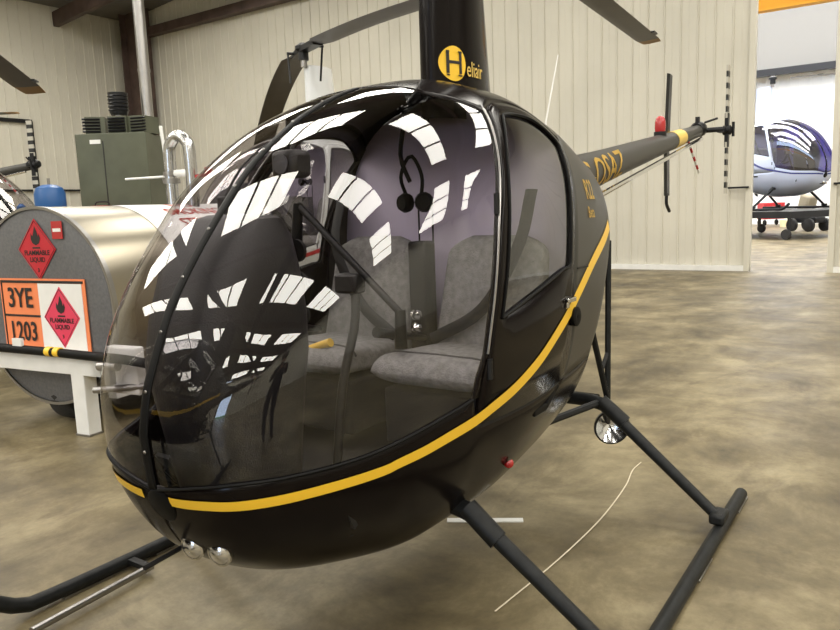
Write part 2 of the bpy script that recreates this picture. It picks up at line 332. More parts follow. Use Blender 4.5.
def seat(root, y):
    s = empty('seat'); s.parent = root
    w = .225; y = y * 1.06; secs = []
    # backrest : rounded slab, narrowing to the top, with stitched seams
    for z in np.linspace(.86, 1.285, 26):
        t = (z - .86) / .425; hw = w * (1 - .10 * t) * (1 - max(0, (t - .80) / .20) ** 2.6 * .45); x0 = .055 - .10 * t; L = []
        th = .05 * (1 - max(0, (t - .88) / .12) ** 2 * .8)
        for a in np.linspace(0, 2 * PI, 49):
            c_, q_ = math.cos(a), math.sin(a); py = hw * np.sign(q_) * abs(q_) ** .45; px_ = th * np.sign(c_) * abs(c_) ** .5
            sm = 0
            if c_ > 0: sm = .010 * math.exp(-((abs(py) - .085) / .008) ** 2) + (.010 * (math.exp(-((z - 1.03) / .006) ** 2) + math.exp(-((z - 1.16) / .006) ** 2)) if abs(py) < .085 else 0)
            L.append((x0 + px_ - sm, y + py, z))
        secs.append(L)
    mb = MB(); mb.grid(np.array(secs)); mb.add(secs[-1][:-1], [tuple(range(48))]); mb.build('backrest', M['seat'], s, angle=80)
    cu = []
    for x in np.linspace(.06, .50, 22):
        t = (x - .06) / .44; e_ = math.sqrt(max(0.02, 1 - max(0, (t - .84) / .16) ** 2)); zc = .832 + .028 * t - .012 * (1 - e_); L = []
        for a in np.linspace(0, 2 * PI, 41):
            c_, q_ = math.cos(a), math.sin(a); py = w * np.sign(c_) * abs(c_) ** .4
            L.append((x, y + py * (.96 + .04 * e_), zc + .055 * e_ * np.sign(q_) * abs(q_) ** .6 - (.008 * math.exp(-((abs(py) - .12) / .010) ** 2) if q_ > 0 else 0)))
        cu.append(L)
    mb = MB(); mb.grid(np.array(cu)); mb.add(cu[-1][:-1], [tuple(range(40))]); ob = mb.build('seat_cushion', M['seat'], s, angle=80)
    MB().tube([cu[17][k] for k in range(1, 20)], .005, 6).build('piping', M['seam'], ob)
    MB().box((.24, y * .93, .68), (.40, .38, .20)).build('seat_box', M['carpet'], s, bevel=.01)
    mb = MB(); sg = 1 if y > 0 else -1
    mb.tube(spline([(.0, y + sg * .16, 1.45), (.075, y + sg * .14, 1.25), (.10, y, 1.02), (.14, y - sg * .20, .90)], 16), .024, 6, flat=.15)
    mb.build('seat_belt', M['satin'], s)
    return s
def interior(root):
    x = -.17; zs = np.linspace(.42, 1.79, 40); pl = [(x, S(x, z)[1] - .012, z) for z in zs]; pr = [(x, -p[1], p[2]) for p in pl]
    MB().add(pl + pr, [(i, i + 1, 40 + i + 1, 40 + i) for i in range(39)]).build('bulkhead', M['lav'], root, solid=.01)
    xs = np.linspace(-.16, 1.18, 24); q = [(a, S(a, .52)[1] - .015, .52) for a in xs]; q2 = [(a, -b, c) for a, b, c in q]
    MB().add(q + q2, [(i, 24 + i, 25 + i, i + 1) for i in range(23)]).build('cabin_floor', M['carpet'], root, solid=.01)
    seat(root, .27); seat(root, -.27)
    # gap between the seats with black cover and control column
    MB().box((.06, 0, 1.02), (.08, .08, .5)).build('centre_cover', M['carpet'], root, bevel=.01)
    # instrument console : tall rounded pod on a pedestal
    secs = []
    for z, x0, x1, w in ((.52, .78, 1.12, .13), (.70, .76, 1.16, .14), (.86, .74, 1.19, .15), (.98, .74, 1.20, .18), (1.10, .75, 1.17, .19), (1.24, .77, 1.12, .18), (1.33, .79, 1.06, .165), (1.385, .82, 1.0, .14), (1.40, .86, .96, .09)):
        cx, hx = (x0 + x1) / 2, (x1 - x0) / 2; secs.append([(cx + hx * np.sign(math.cos(a)) * abs(math.cos(a)) ** .6, w * np.sign(math.sin(a)) * abs(math.sin(a)) ** .6 - .09, z) for a in np.linspace(0, 2 * PI, 33)])
    mb = MB(); mb.grid(np.array(secs)); mb.add(secs[-1][:32], [tuple(range(32))])
    con = mb.build('instrument_console', M['plastic'], root)
    for i in range(3):
        for j in range(3): MB().lathe([(0, 0), (.036, 0), (.036, .012), (.030, .012), (.030, .006), (0, .006)], 16, (.757, (i - 1) * .09 - .09, 1.28 - j * .10), (-1, 0, 0)).build('gauge', [M['satin']], con)
    # compass on a stalk
    cp = MB(); cp.box((.752, 0, 1.545), (.085, .10, .085)); c_ = cp.build('compass', M['plastic'], root, bevel=.018)
    MB().lathe([(0, 0), (.028, 0), (.030, .006), (0, .008)], 16, (.795, 0, 1.545), (1, 0, 0)).build('compass_face', M['dial'], c_)
    MB().tube([(.752, 0, 1.58), (.70, 0, 1.67)], .006, 8).build('compass_mount', M['plastic'], c_)
    # cyclic column, tee bar and grips
    MB().tube(spline([(.62, 0, .53), (.57, 0, .80), (.49, 0, 1.00), (.45, -.02, 1.12)], 14), .016, 10).build('cyclic_stick', M['satin'], root)
    t_ = MB().tube([(.45, .17, 1.05), (.45, -.27, 1.425)], .013, 10).build('cyclic_tee_bar', M['satin'], root)
    MB().tube([(.45, -.27, 1.43), (.46, -.28, 1.28)], [.018, .022], 10).build('cyclic_grip', M['rubber'], t_)
    MB().tube([(.45, .17, 1.06), (.46, .175, .93)], [.018, .022], 10).build('cyclic_grip', M['rubber'], t_)
    MB().box((.45, -.045, 1.145), (.06, .10, .07)).build('tee_bar_pivot', M['plastic'], t_, bevel=.01)
    # collective levers
    for y, mm in ((.04, 'satin'), (-.50, 'satin')): MB().tube([(.12, y, .90), (.42, y, .97)], [.012, .02], 10).build('collective_lever', M[mm], root)
    MB().tube([(.45, -.39, .845), (.45, -.15, .925)], .017, 10).build('control_lock', M['yellow'], root)
    k = MB(); k.lathe([(0, 0), (.02, 0), (.02, .02), (.012, .03), (0, .032)], 12, (.19, .06, 1.0), (1, 0, .3)); k.lathe([(0, 0), (.018, 0), (.018, .02), (0, .03)], 12, (.19, .06, .95), (1, 0, .3)); k.build('control_knob', M['chrome'], root)
    # headset hanging on the bulkhead
    hs = MB(); hs.tube(spline([(.03, -.07, 1.42), (.04, -.10, 1.52), (.04, -.05, 1.60), (.04, .0, 1.52), (.04, -.01, 1.42)], 20), .008, 6)
    hs.lathe([(0, 0), (.035, 0), (.04, .02), (.03, .04), (0, .04)], 14, (.02, -.08, 1.42), (1, -.3, 0)); hs.lathe([(0, 0), (.035, 0), (.04, .02), (.03, .04), (0, .04)], 14, (.02, .0, 1.42), (1, .3, 0)); hs.build('headset', M['rubber'], root)
    for y in (-.045, .02): MB().tube(spline([(.005, y, 1.40), (.02, y + .01, 1.30), (.01, y, 1.15)], 10), .004, 6).build('headset_cable', M['rubber'], root)
    MB().tube(spline([(0, -.10, 1.75), (.05, -.09, 1.60), (.05, -.05, 1.50)], 8), .010, 6).build('headset_hook', M['rubber'], root)
    for y in (-.36, -.20, .20, .36):
        p = MB(); p.box((1.02, y, .60), (.015, .07, .10), ry=.5); p.tube([(1.04, y, .60), (.98, y, .52)], .008, 6); p.build('rudder_pedal', M['satin'], root)
    MB().box((.80, .26, .56), (.17, .10, .03), rz=.5).build('white_checklist', M['white'], root, bevel=.004)
def pads(root, x0, tube_top=None): pass
def gear(root):
    for sd in (1, -1):
        pts = spline([(-1.07, sd * .98, .030), (-.6, sd * .98, .030), (.3, sd * .98, .030), (1.12, sd * .97, .035), (1.27, sd * .965, .06), (1.38, sd * .965, .14)], 40)
        sk = MB().tube(pts, .027, 14).build('landing_skid', M['gear'], root)
        for x in (-1.0, -.3, .6, 1.0): MB().box((x, sd * .98, .005), (.20, .05, .010)).build('skid_shoe', M['steel'], sk, bevel=.002)
        for nm, x, ztop, ytop in (('front_cross_tube', .52, .435, .465), ('rear_cross_tube', -.65, .50, .47)):
            p = MB(); p.tube(spline([(x, sd * .0, ztop - (.09 if x > 0 else .02)), (x, sd * (ytop - .12), ztop - .03), (x, sd * ytop, ztop), (x, sd * (ytop + .03), ztop - .03)][(0 if x < 0 else 1):] if 0 else [(x, sd * .0, ztop + .0), (x, sd * ytop * .8, ztop + .01), (x, sd * (ytop + .02), ztop - .01)], 14), .03, 12)
            ct = p.build(nm, M['gear'], root)
            MB().tube([(x, sd * ytop, ztop), (x, sd * .955, .085)], [.027, .023], 14, flat=1).build('landing_gear_strut', M['gear'], root)
            MB().tube([(x, sd * (ytop - .01), ztop + .012), (x, sd * (ytop + .10), ztop - .075)], .034, 14).build('strut_sleeve', M['gear'], root)
            MB().box((x, sd * .972, .078), (.11, .062, .045)).build('skid_clamp', M['gear'], root, bevel=.012)
    MB().tube([(.80, -.846, .03), (1.30, -.806, .03)], .014, 10).build('floor_side_bar', M['steel'], root)  # thin steel tube lying on the floor beside the right skid
    MB().box((.82, -.90, .035), (.03, .13, .02)).build('floor_side_bar_bracket', M['gear'], root)
def tail(root):
    cz = lambda x: 1.60 + (-1.87 - x) * .155
    rr = lambda x: float(np.interp(-x, [.75, 1.87, 4.15], [.145, .100, .050]))
    mb = MB(); mb.tube([(x, 0, cz(x)) for x in np.linspace(-.85, -3.35, 12)], [rr(x) for x in np.linspace(-.85, -3.35, 12)], 24)
    mb.tube([(x, 0, cz(x)) for x in (-3.35, -3.6)], [rr(-3.35) + .003, rr(-3.6) + .003], 24, mi=1)
    mb.tube([(x, 0, cz(x)) for x in (-3.6, -4.15)], [rr(-3.6), rr(-4.15)], 24)
    tc_ = mb.build('tail_cone', [M['side'], M['gold']], root)
    MB().tube([(-.9, .10, 1.32), (-1.6, .11, 1.435), (-4.1, .045, 1.885)], .017, 8).build('tail_cone_glint', M['chrome'], tc_)  # chrome line standing in for the bright reflection low on the cone
    # fins
    for nm, z0, z1, dx in (('upper_fin', cz(-3.4), 2.33, -.06), ('lower_fin', cz(-3.4), 1.42, -.02)):
        s = MB(); z_ = [z0, z1]; s.add([(-3.34 + (dx if k else 0) + a, -.03 + b, z_[k]) for k in (0, 1) for a, b in ((.06, 0), (.02, .012), (-.09, 0), (.02, -.012))], [(0, 1, 5, 4), (1, 2, 6, 5), (2, 3, 7, 6), (3, 0, 4, 7), (4, 5, 6, 7), (3, 2, 1, 0)]); s.build(nm, M['satin'], root, smooth=False)
    MB().tube(spline([(-3.37, -.03, 1.44), (-3.37, -.03, 1.36), (-3.45, -.03, 1.30)], 10), .013, 8).build('tail_skid', M['satin'], root)
    b = MB(); b.lathe([(.036, 0), (.039, .03), (.038, .07), (.032, .095), (.018, .11), (.0, .114)], 28, (-3.08, 0, cz(-3.08) + rr(-3.08) + .02)); bc = b.build('beacon', M['red'], root)
    MB().lathe([(.0, 0), (.045, 0), (.045, .03), (0, .03)], 14, (-3.08, 0, cz(-3.08) + rr(-3.08) - .01)).build('beacon_base', M['satin'], bc)
    g = MB(); g.lathe([(0, 0), (.05, .0), (.065, .03), (.065, .10), (.04, .15), (0, .15)], 14, (-4.12, 0, cz(-4.15) + .01), (-1, 0, .1)); g.tube([(-4.22, 0, 1.96), (-4.24, .2, 1.96)], .022, 10); g.tube([(-4.17, .05, 2.02), (-4.2, .15, 2.05)], .01, 6)
    g.box((-4.15, .0, 2.04), (.04, .03, .06)); gb = g.build('tail_gearbox', M['satin'], root)
    tr = empty('tail_rotor'); tr.parent = root
    h = MB(); h.lathe([(0, -.03), (.04, -.03), (.04, .03), (0, .05)], 12, (-4.32, .2, 1.955), (0, 1, 0)); h.box((-4.32, .2, 1.955), (.05, .03, .28)); h.tube([(-4.32, .25, 1.90), (-4.32, .25, 2.02)], .012, 8); h.box((-4.28, .17, 1.955), (.12, .06, .04)); h.build('tail_rotor_hub', M['satin'], tr)
    for s in (1, -1):
        q = MB()
        for k in range(9):
            a, b_ = .10 + k * .048, .10 + (k + 1) * .048; q.box((-4.32, .2, 1.955 + s * (a + b_) / 2), (.07, .016, b_ - a), mi=k % 2)
        q.build('tail_rotor_blade', [M['cream'], M['stripeb']], tr, smooth=False)
    q = MB(); P = [np.array([-3.72, .03, 1.86]), np.array([-3.98, .06, 1.60])]
    for k in range(8): q.tube([P[0] + (P[1] - P[0]) * k / 8, P[0] + (P[1] - P[0]) * (k + 1) / 8], .010, 8, mi=k % 2)
    q.build('striped_tail_guard', [M['toolred'], M['white']], root)
def helicopter(root):
    cabin(root); interior(root); gear(root); tail(root)
    # mast fairing
    secs = []
    for z in np.linspace(1.74, 2.52, 14):
        t = (z - 1.8) / .8; x0, x1 = -.02 - .01 * t, -.52 + .10 * t; us = (1 - np.cos(np.linspace(0, PI, 24))) / 2
        L = [(x0 + (x1 - x0) * u, fair_hw(x0 + (x1 - x0) * u, z), z) for u in us]; secs.append(L + [(a, -b_, c) for a, b_, c in L[::-1]] + [L[0]])
    mb = MB(); mb.grid(np.array(secs)); mb.add(secs[-1][:-1], [tuple(range(48))]); mf = mb.build('mast_fairing', M['paint'], root)
    MB().tube([(0, 0, 2.5), (0, 0, 2.68)], .032, 12).build('rotor_mast', M['steel'], root)
    # engine frame, firewall and engine block behind the cabin
    e = MB(); 
    for sd in (1, -1):
        e.tube([(-.80, sd * .44, 1.22), (-.695, sd * .475, .51)], .014, 8); e.tube([(-.52, sd * .44, .98), (-.695, sd * .475, .51)], .014, 8); e.tube([(-.695, sd * .475, .51), (-.25, sd * .30, .47)], .017, 8); e.tube([(-.725, sd * .463, .72), (-.645, sd * .468, .66)], .010, 8)
        e.tube([(-.80, sd * .44, 1.21), (-1.3, sd * .06, 1.45)], .014, 8)
    e.tube([(-.70, -.43, .51), (-.70, .43, .51)], .018, 8); e.build('engine_frame', M['gear'], root)
    w = MB(); zs = np.linspace(.45, 1.62, 20); xf = -.26; pl = [(xf, S(xf, z)[1] - .02, z) for z in zs]; w.add(pl + [(a, -b_, c) for a, b_, c in pl], [(i, i + 1, 21 + i, 20 + i) for i in range(19)]); w.build('firewall', M['gear'], root, solid=.008)
    en = MB(); en.box((-.46, 0, .72), (.34, .40, .30)); en.build('engine', M['satin'], root, bevel=.03)
    for sd in (1, -1):
        for x in (-.36, -.54):
            c = MB()
            for k in range(7): c.lathe([(0, k * .018), (.062, k * .018), (.062, k * .018 + .010), (.045, k * .018 + .010)], 14, (x, sd * .20, .72), (0, sd, 0))
            c.build('engine_cylinder', M['steel'], root)
    # nose fittings
    P = proj(np.array([1.32, .01, .655])); n = unit(P - C0)
    MB().lathe([(.050, -.02), (.050, .002), (.044, .006), (0, .006)], 24, P - n * .0, n).build('nose_intake', M['rubber'], root)
    for y in (.045, .135):
        P = proj(np.array([1.255 + (.02 if y < .1 else 0), y, .515])); n = unit(np.array([.85, .2, -.12]))
        l = MB(); l.lathe([(.030, -.03), (.036, .0), (.036, .008), (.030, .010)], 20, P, n); l_ = l.build('landing_light', M['chrome'], root)
        MB().lathe([(.033, .006), (.024, .014), (0, .018)], 20, P, n).build('light_lens', M['lens'], l_)
    MB().tube([(1.20, -.03, .50), (1.36, -.03, .49)], .007, 8).build('pitot_tube', M['satin'], root)
    P = proj(np.array(S(.30, .535)), .004); MB().lathe([(.017, 0), (.017, .006), (.014, .014), (.008, .019), (0, .021)], 24, P, P - C0).build('position_light', M['red'], root)
    P = proj(np.array(S(.30, .55))); 
    for sd in (1, -1):
        P = proj(np.array(S(-.045, .99)), .002) * [1, sd, 1]; MB().lathe([(.034, -.01), (.036, .012), (.028, .016), (0, .010)], 20, P, (0, sd, 0)).build('fuel_drain_cap', M['rubber'], root)
        P = proj(np.array(S(.12, .69)), .0) * [1, sd, 1]; v = MB(); v.box(P + [.05, 0, 0], (.10, .02, .025)); v.box(P + [-.05, 0, .03], (.12, .02, .022), ry=.5); v.build('side_vent', M['rubber'], root, bevel=.004)
        MB().box(proj(np.array(S(-.13, 1.16)), .003) * [1, sd, 1], (.10, .008, .006)).build('cowl_latch', M['satin'], root)
    MB().tube([(-1.06, 0, 1.52), (-1.107, 0, 1.812), (-1.264, 0, 2.158)], [.008, .005, .003], 6).build('whip_antenna', M['white'], root)
    # lamp under the rear tube
    l = MB(); P = np.array([-.76, .47, .365]); n = unit([.72, .55, -.05]); l.lathe([(0, -.07), (.05, -.05), (.078, -.01), (.084, 0), (.084, .012), (.076, .014)], 24, P, n); l_ = l.build('search_light', M['satin'], root)
    MB().lathe([(.077, .010), (.05, -.015), (.02, -.035), (.0, -.04)], 24, P, n).build('reflector', M['lens'], l_)
    MB().tube([P - n * .05, (-.68, .47, .47)], .012, 8).build('light_bracket', M['satin'], l_)
# ------------------------------------------------------------------ camera
CAMX, CAMY, CAMZ = 2.415, 1.606, 1.40
A = math.radians(34.6)
def cw(x, z, Z=0.): # point x right of and z ahead of the viewpoint
    return np.array([CAMX - math.sin(A) * x - math.cos(A) * z, CAMY + math.cos(A) * x - math.sin(A) * z, Z])
def cdir(x, z): return math.atan2(math.cos(A) * x - math.sin(A) * z, -math.sin(A) * x - math.cos(A) * z)
cd = D.cameras.new('camera'); cam = D.objects.new('camera', cd); COL.objects.link(cam)
pt, rl = math.radians(8.4), math.radians(2.1)
hf = Vector((-math.cos(A), -math.sin(A), 0)); hr = Vector((-math.sin(A), math.cos(A), 0)); up = Vector((0, 0, 1))
fw = hf * math.cos(pt) - up * math.sin(pt); u0 = up * math.cos(pt) + hf * math.sin(pt)
rr_ = hr * math.cos(rl) - u0 * math.sin(rl); uu = u0 * math.cos(rl) + hr * math.sin(rl)
mw = Matrix((rr_, uu, -fw)).transposed().to_4x4(); mw.translation = (CAMX, CAMY, CAMZ); cam.matrix_world = mw
cd.sensor_width = 36; cd.lens = 728 / 840 * 36; cd.clip_start = .02; cd.clip_end = 200
SC.camera = cam
# ------------------------------------------------------------------ our helicopter
heli = empty('helicopter'); tag(heli, 'glossy black two-seat helicopter with yellow side stripe, large bubble canopy and skids, in the foreground', 'helicopter')
helicopter(heli)
hub = (0, 0, 2.66)
az = math.atan2(-.30, -3.83)
rh = rotor_head(heli, hub)
for a_ in (az, az + PI): rotor_blade(heli, hub, a_, 3.84, .18, .000, .002); pitch_link(heli, hub, a_)
# lettering on it
mf = [c for c in heli.children if c.name.startswith('mast_fairing')][0]
def on_fair(cx, cz, off):
    return lambda a, b, c: (cx - a, fair_hw(cx - a, cz + b) + off + c, cz + b)
P = [( -.100 - .062 * math.cos(t), 1.948 + .066 * math.sin(t)) for t in np.linspace(0, 2 * PI, 40, endpoint=False)]
mb = MB(); c0 = (-.100, fair_hw(-.100, 1.948) + .002, 1.948)
mb.add([c0] + [((-.100 + x) / 2, fair_hw((-.100 + x) / 2, z) + .002, (1.948 + z) / 2) for x, z in P] + [(x, fair_hw(x, z) + .002, z) for x, z in P], [(0, 1 + i, 1 + (i + 1) % 40) for i in range(40)] + [(1 + i, 41 + i, 41 + (i + 1) % 40, 1 + (i + 1) % 40) for i in range(40)])
lg = mb.build('logo_disc', M['yellow'], mf)
text_mesh('logo_letter', 'H', .125, M['ink'], lg, on_fair(-.100, 1.948, .004))
sf = MB()
for dx in (-.028, .028):
    for dz in (-.044, .044): x_ = -.100 + dx; sf.box((x_, fair_hw(x_, 1.948 + dz) + .0045, 1.948 + dz), (.028, .0015, .005))
sf.build('letter_serif', M['ink'], lg)
text_mesh('company_lettering', 'eliair', .085, M['gold'], mf, on_fair(-.165, 1.932, .004), align='LEFT', squeeze=.72, sub=2)
fu = [c for c in heli.children if c.name.startswith('fuselage')][0]
def on_body(cx, cz, off): return lambda a, b, c: tuple(proj(np.array(S(cx - a, cz + b)), off))
text_mesh('model_lettering', 'R22', .105, M['gold'], fu, on_body(-.335, 1.44, .004), squeeze=.75, bold=.002, sub=1)
text_mesh('model_lettering', 'Beta', .06, M['gold'], fu, on_body(-.30, 1.355, .004), squeeze=.8, bold=.001, sub=1)
tcn = [c for c in heli.children if c.name.startswith('tail_cone')][0]
def on_tail(cx, off):
    def f(a, b, c):
        x = cx - a; r_ = float(np.interp(-x, [.75, 1.87, 4.15], [.145, .100, .050])); th = b / r_ - .05; return (x, math.cos(th) * (r_ + off), 1.60 + (-1.87 - x) * .155 + math.sin(th) * (r_ + off))
    return f
text_mesh('registration_lettering', 'G-OSAZ', .25, M['gold'], tcn, on_tail(-2.02, .004), squeeze=.80, bold=.003, align='RIGHT', sub=3)
# ------------------------------------------------------------------ other helicopters (copies)
TXT = ('logo_disc', 'company_lettering', 'model_lettering', 'registration_lettering')
def clone(pos, nose, sc, label, mats=None, skip=(), blades=None):
    c = copy_tree(heli, None, TXT + tuple(skip), mats); c.location = tuple(pos); c.rotation_euler = (0, 0, nose); c.scale = (sc,) * 3
    tag(c, label, 'helicopter'); return c
wm = {'black_paint': M['whitepaint'], 'dark_grey_paint': M['heliblue'], 'yellow_vinyl': M['toolred'], 'satin_black': M['satin']}
# white one behind ours
C = clone(cw(-1.27, 9.0), cdir(-.52, -.85), 1.24, 'white and blue helicopter behind the black one, its drooping rotor blades showing above the canopy', wm, ('rotor_blade', 'pitch_link'))
na = C.rotation_euler[2]
for dx, dz, dr in ((-.34, .94, .062), (.52, -.85, .018)):
    a_ = cdir(dx, dz) - na; rotor_blade(C, hub, a_, 4.0, .26, dr * 1.22, .0, tipm=False, name='rotor_blade'); pitch_link(C, hub, a_)
# dark one on the left edge beyond the bowser
clone(cw(-5.0, 7.2), cdir(.95, -.3), 1.17, 'dark helicopter at the left edge beyond the fuel tank, only its bubble nose in view', None, ('rotor_blade', 'pitch_link'))
# tail rotor by the wall
clone(cw(-10.1, 11.2), cdir(-1, .12), 1.12, 'black helicopter against the left wall with its striped tail rotor in view', None, ())
# helicopter at the left beside the viewpoint, blade hanging into view
dT = np.array([-.42, .90]); 
Cd = clone(cw(-2.45, .95), cdir(-.3, .95), 1.1, 'dark helicopter beyond the left edge, one rotor blade reaching in at top left', None, ('rotor_blade', 'pitch_link'))
na = Cd.rotation_euler[2]; a_ = cdir(-1.05, 6.05) - na; rotor_blade(Cd, hub, a_, 6.15 / 1.1, .21, .010, 0); rotor_blade(Cd, hub, a_ + PI, 6.15 / 1.1, .21, .010, 0)
# next hangar
M['violet'] = glass('violet_tinted_glass', (.16, .13, .42), .12)
wm2 = {'canopy_acrylic': M['violet'], 'door_acrylic': M['violet'], 'black_paint': M['heliwhite'], 'dark_grey_paint': M['heliblue'], 'yellow_vinyl': M['heliblue']}
Ce = clone(cw(12.0, 25.0, .88), cdir(.36, -.93), 1.62, 'silver-blue helicopter in the bright hangar beyond the doorway', wm2, ('rotor_blade', 'pitch_link'))
for t_ in (0, PI): rotor_blade(Ce, hub, cdir(25., -12.) - Ce.rotation_euler[2] + t_, 1.2, .18, .012, 0, tipm=False)
q = cw(12.0, 25.0); dl = empty('helicopter_dolly', tuple(q), cdir(.36, -.93)); tag(dl, 'low dark wheeled platform under the silver-blue helicopter', 'dolly')
MB().box((.2, 0, .77), (4.6, 3.6, .20)).build('platform', M['satin'], dl, smooth=False)
for x_ in (-1.8, 2.2):
    for y_ in (-1.6, 1.6): MB().lathe([(0, -.06), (.15, -.06), (.17, 0), (.15, .06), (0, .06)], 16, (x_, y_, .17), (0, 1, 0)).build('wheel', M['tyre'], dl); MB().box((x_, y_ * .93, .48), (.08, .08, .44)).build('post', M['satin'], dl, smooth=False)
# ------------------------------------------------------------------ building shell
XB, YL, XF, YR, HE = -12.3, -19.4, 23., 13., 7.6
m, t, b = nodes('concrete_floor'); tc = t.nodes.new('ShaderNodeTexCoord')
def noise(sc, det=8, dist=0, scale=None, rgh=.6):
    n = t.nodes.new('ShaderNodeTexNoise'); n.inputs['Scale'].default_value = sc; n.inputs['Detail'].default_value = det; n.inputs['Distortion'].default_value = dist; n.inputs['Roughness'].default_value = rgh
    if scale:
        mp = t.nodes.new('ShaderNodeMapping'); mp.inputs['Scale'].default_value = scale; t.links.new(tc.outputs['Object'], mp.inputs[0]); t.links.new(mp.outputs[0], n.inputs[0])
    else: t.links.new(tc.outputs['Object'], n.inputs[0])
    return n
def ramp(src, stops):
    r = t.nodes.new('ShaderNodeValToRGB'); e = r.color_ramp.elements
    while len(e) < len(stops): e.new(.5)
    for q, (p, c) in zip(e, stops): q.position = p; q.color = (*c, 1)
    t.links.new(src, r.inputs[0]); return r
def mixc(a, b_, f, mode='MULTIPLY'):
    mx = t.nodes.new('ShaderNodeMix'); mx.data_type = 'RGBA'; mx.blend_type = mode
    if isinstance(f, (int, float)): mx.inputs[0].default_value = f
    else: t.links.new(f, mx.inputs[0])
    t.links.new(a, mx.inputs[6]); t.links.new(b_, mx.inputs[7]); return mx
n1 = noise(1.5, 13, .25, rgh=.72); n2 = noise(.5, 7, .3, (1, 2.2, 1)); n3 = noise(60, 4)
r1 = ramp(n1.outputs[0], [(.30, (.060, .046, .024)), (.48, (.175, .140, .075)), (.66, (.34, .285, .17))])
r2 = ramp(n2.outputs[0], [(.36, (.48, .46, .43)), (.56, (1, 1, 1))]); mx = mixc(r1.outputs[0], r2.outputs[0], .8)
r3 = ramp(n3.outputs[0], [(.3, (.85, .85, .85)), (.7, (1.0, 1.0, 1.0))]); mx2 = mixc(mx.outputs[2], r3.outputs[0], .6)
n5 = noise(1.3, 8, .4, (1.0, 2.6, 1)); r5 = ramp(n5.outputs[0], [(.56, (1, 1, 1)), (.68, (.50, .47, .44))]); mx3 = mixc(mx2.outputs[2], r5.outputs[0], .7)
t.links.new(mx3.outputs[2], b.inputs['Base Color'])
n4 = noise(2.5, 6); mr = t.nodes.new('ShaderNodeMapRange'); mr.inputs[3].default_value = .30; mr.inputs[4].default_value = .62; t.links.new(n4.outputs[0], mr.inputs[0]); t.links.new(mr.outputs[0], b.inputs['Roughness'])
FLOOR = m
M['clad'] = mat('cream_cladding', (.61, .585, .505), .55, var=.06, vscale=.7)
M['cladw'] = mat('white_cladding', (.82, .82, .80), .5)
M['roof'] = mat('roof_sheet', (.16, .15, .14), .7, var=.2, vscale=1)
M['sky'] = emis('skylight_panel', (1.0, .96, .87), 20)
M['addlight'] = emis('added_light_panel', (1.0, .98, .97), 24)  # glow of the panels added to brighten the next hangar
def struct(mb, name, mats, **k): o = mb.build(name, mats, None, **k); o['kind'] = 'structure'; return o
struct(MB().box(((XB - 24 + XF) / 2 - 0, -6, -.1), (XF - XB + 24, 50, .2)), 'floor', FLOOR, smooth=False)
def cladding(name, p0, p1, z0, z1, into, m_, pitch=.31, rib=.022):
    """profiled sheet from p0 to p1; ribs stand out toward `into`"""
    p0, p1, n_ = np.array(p0, float), np.array(p1, float), np.array(into, float); L = np.linalg.norm(p1 - p0); d = (p1 - p0) / L; mb = MB(); pts = []
    k = int(L / pitch)
    for i in range(k):
        s = i * pitch
        for a, h in ((0, 0), (.012, rib), (.030, rib), (.042, 0), (.16, 0), (.165, .003), (.18, .003), (.185, 0)): pts.append(p0 + d * (s + a) + n_ * h)
    pts.append(p1); v = [(p[0], p[1], z0) for p in pts] + [(p[0], p[1], z1) for p in pts] + [(p[0] - n_[0] * .08, p[1] - n_[1] * .08, z) for z in (z0, z1) for p in (p0, p1)]
    N = len(pts); mb.add(v, [(i, i + 1, N + i + 1, N + i) for i in range(N - 1)] + [(2 * N, 2 * N + 1, 2 * N + 3, 2 * N + 2)])
    return struct(mb, name, m_, smooth=False)
OY0, OY1, OZ = -1.0, .27, 5.4
cladding('wall_back', (XB, YL, 0), (XB, OY0, 0), .0, HE + 1.5, (1, 0, 0), M['clad'])
cladding('wall_back_right', (XB, OY1, 0), (XB, YR, 0), .0, HE + 1.5, (1, 0, 0), M['clad'])
struct(MB().box((XB - .04, (OY0 + OY1) / 2, (OZ + HE + 1.5) / 2), (.08, OY1 - OY0, HE + 1.5 - OZ)), 'wall_back_lintel', M['clad'])
cladding('wall_left', (XF, YL, 0), (XB, YL, 0), .0, HE + .6, (0, 1, 0), M['clad'])
struct(MB().box(((XB + XF) / 2, YR + .05, HE / 2), (XF - XB, .1, HE)), 'wall_right', M['clad'])
fwl = MB(); DY0, DY1, DZ = -2.0, 2.2, 6.2
fwl.box((XF + .05, (YL + DY0) / 2, HE / 2 + .5), (.1, DY0 - YL, HE + 1)); fwl.box((XF + .05, (YR + DY1) / 2, HE / 2 + .5), (.1, YR - DY1, HE + 1)); fwl.box((XF + .05, (DY0 + DY1) / 2, (DZ + HE + 1) / 2), (.1, DY1 - DY0, HE + 1 - DZ))
struct(fwl, 'wall_front', M['clad'], smooth=False)
# base trim on back wall
struct(MB().box((XB + .05, (YL + OY0) / 2, .05), (.07, OY0 - YL, .10)), 'baseboard_back', M['white'])
struct(MB().box((XB + .05, (YR + OY1) / 2, .05), (.07, YR - OY1, .10)), 'baseboard_back_right', M['white'])
# door jamb posts
struct(MB().box((XB + .02, OY0 - .05, 2.7), (.14, .10, 5.4)), 'door_1', M['clad'], smooth=False)
struct(MB().box((XB + .02, OY1 + .05, 2.7), (.14, .10, 5.4)), 'door_2', M['clad'], smooth=False)
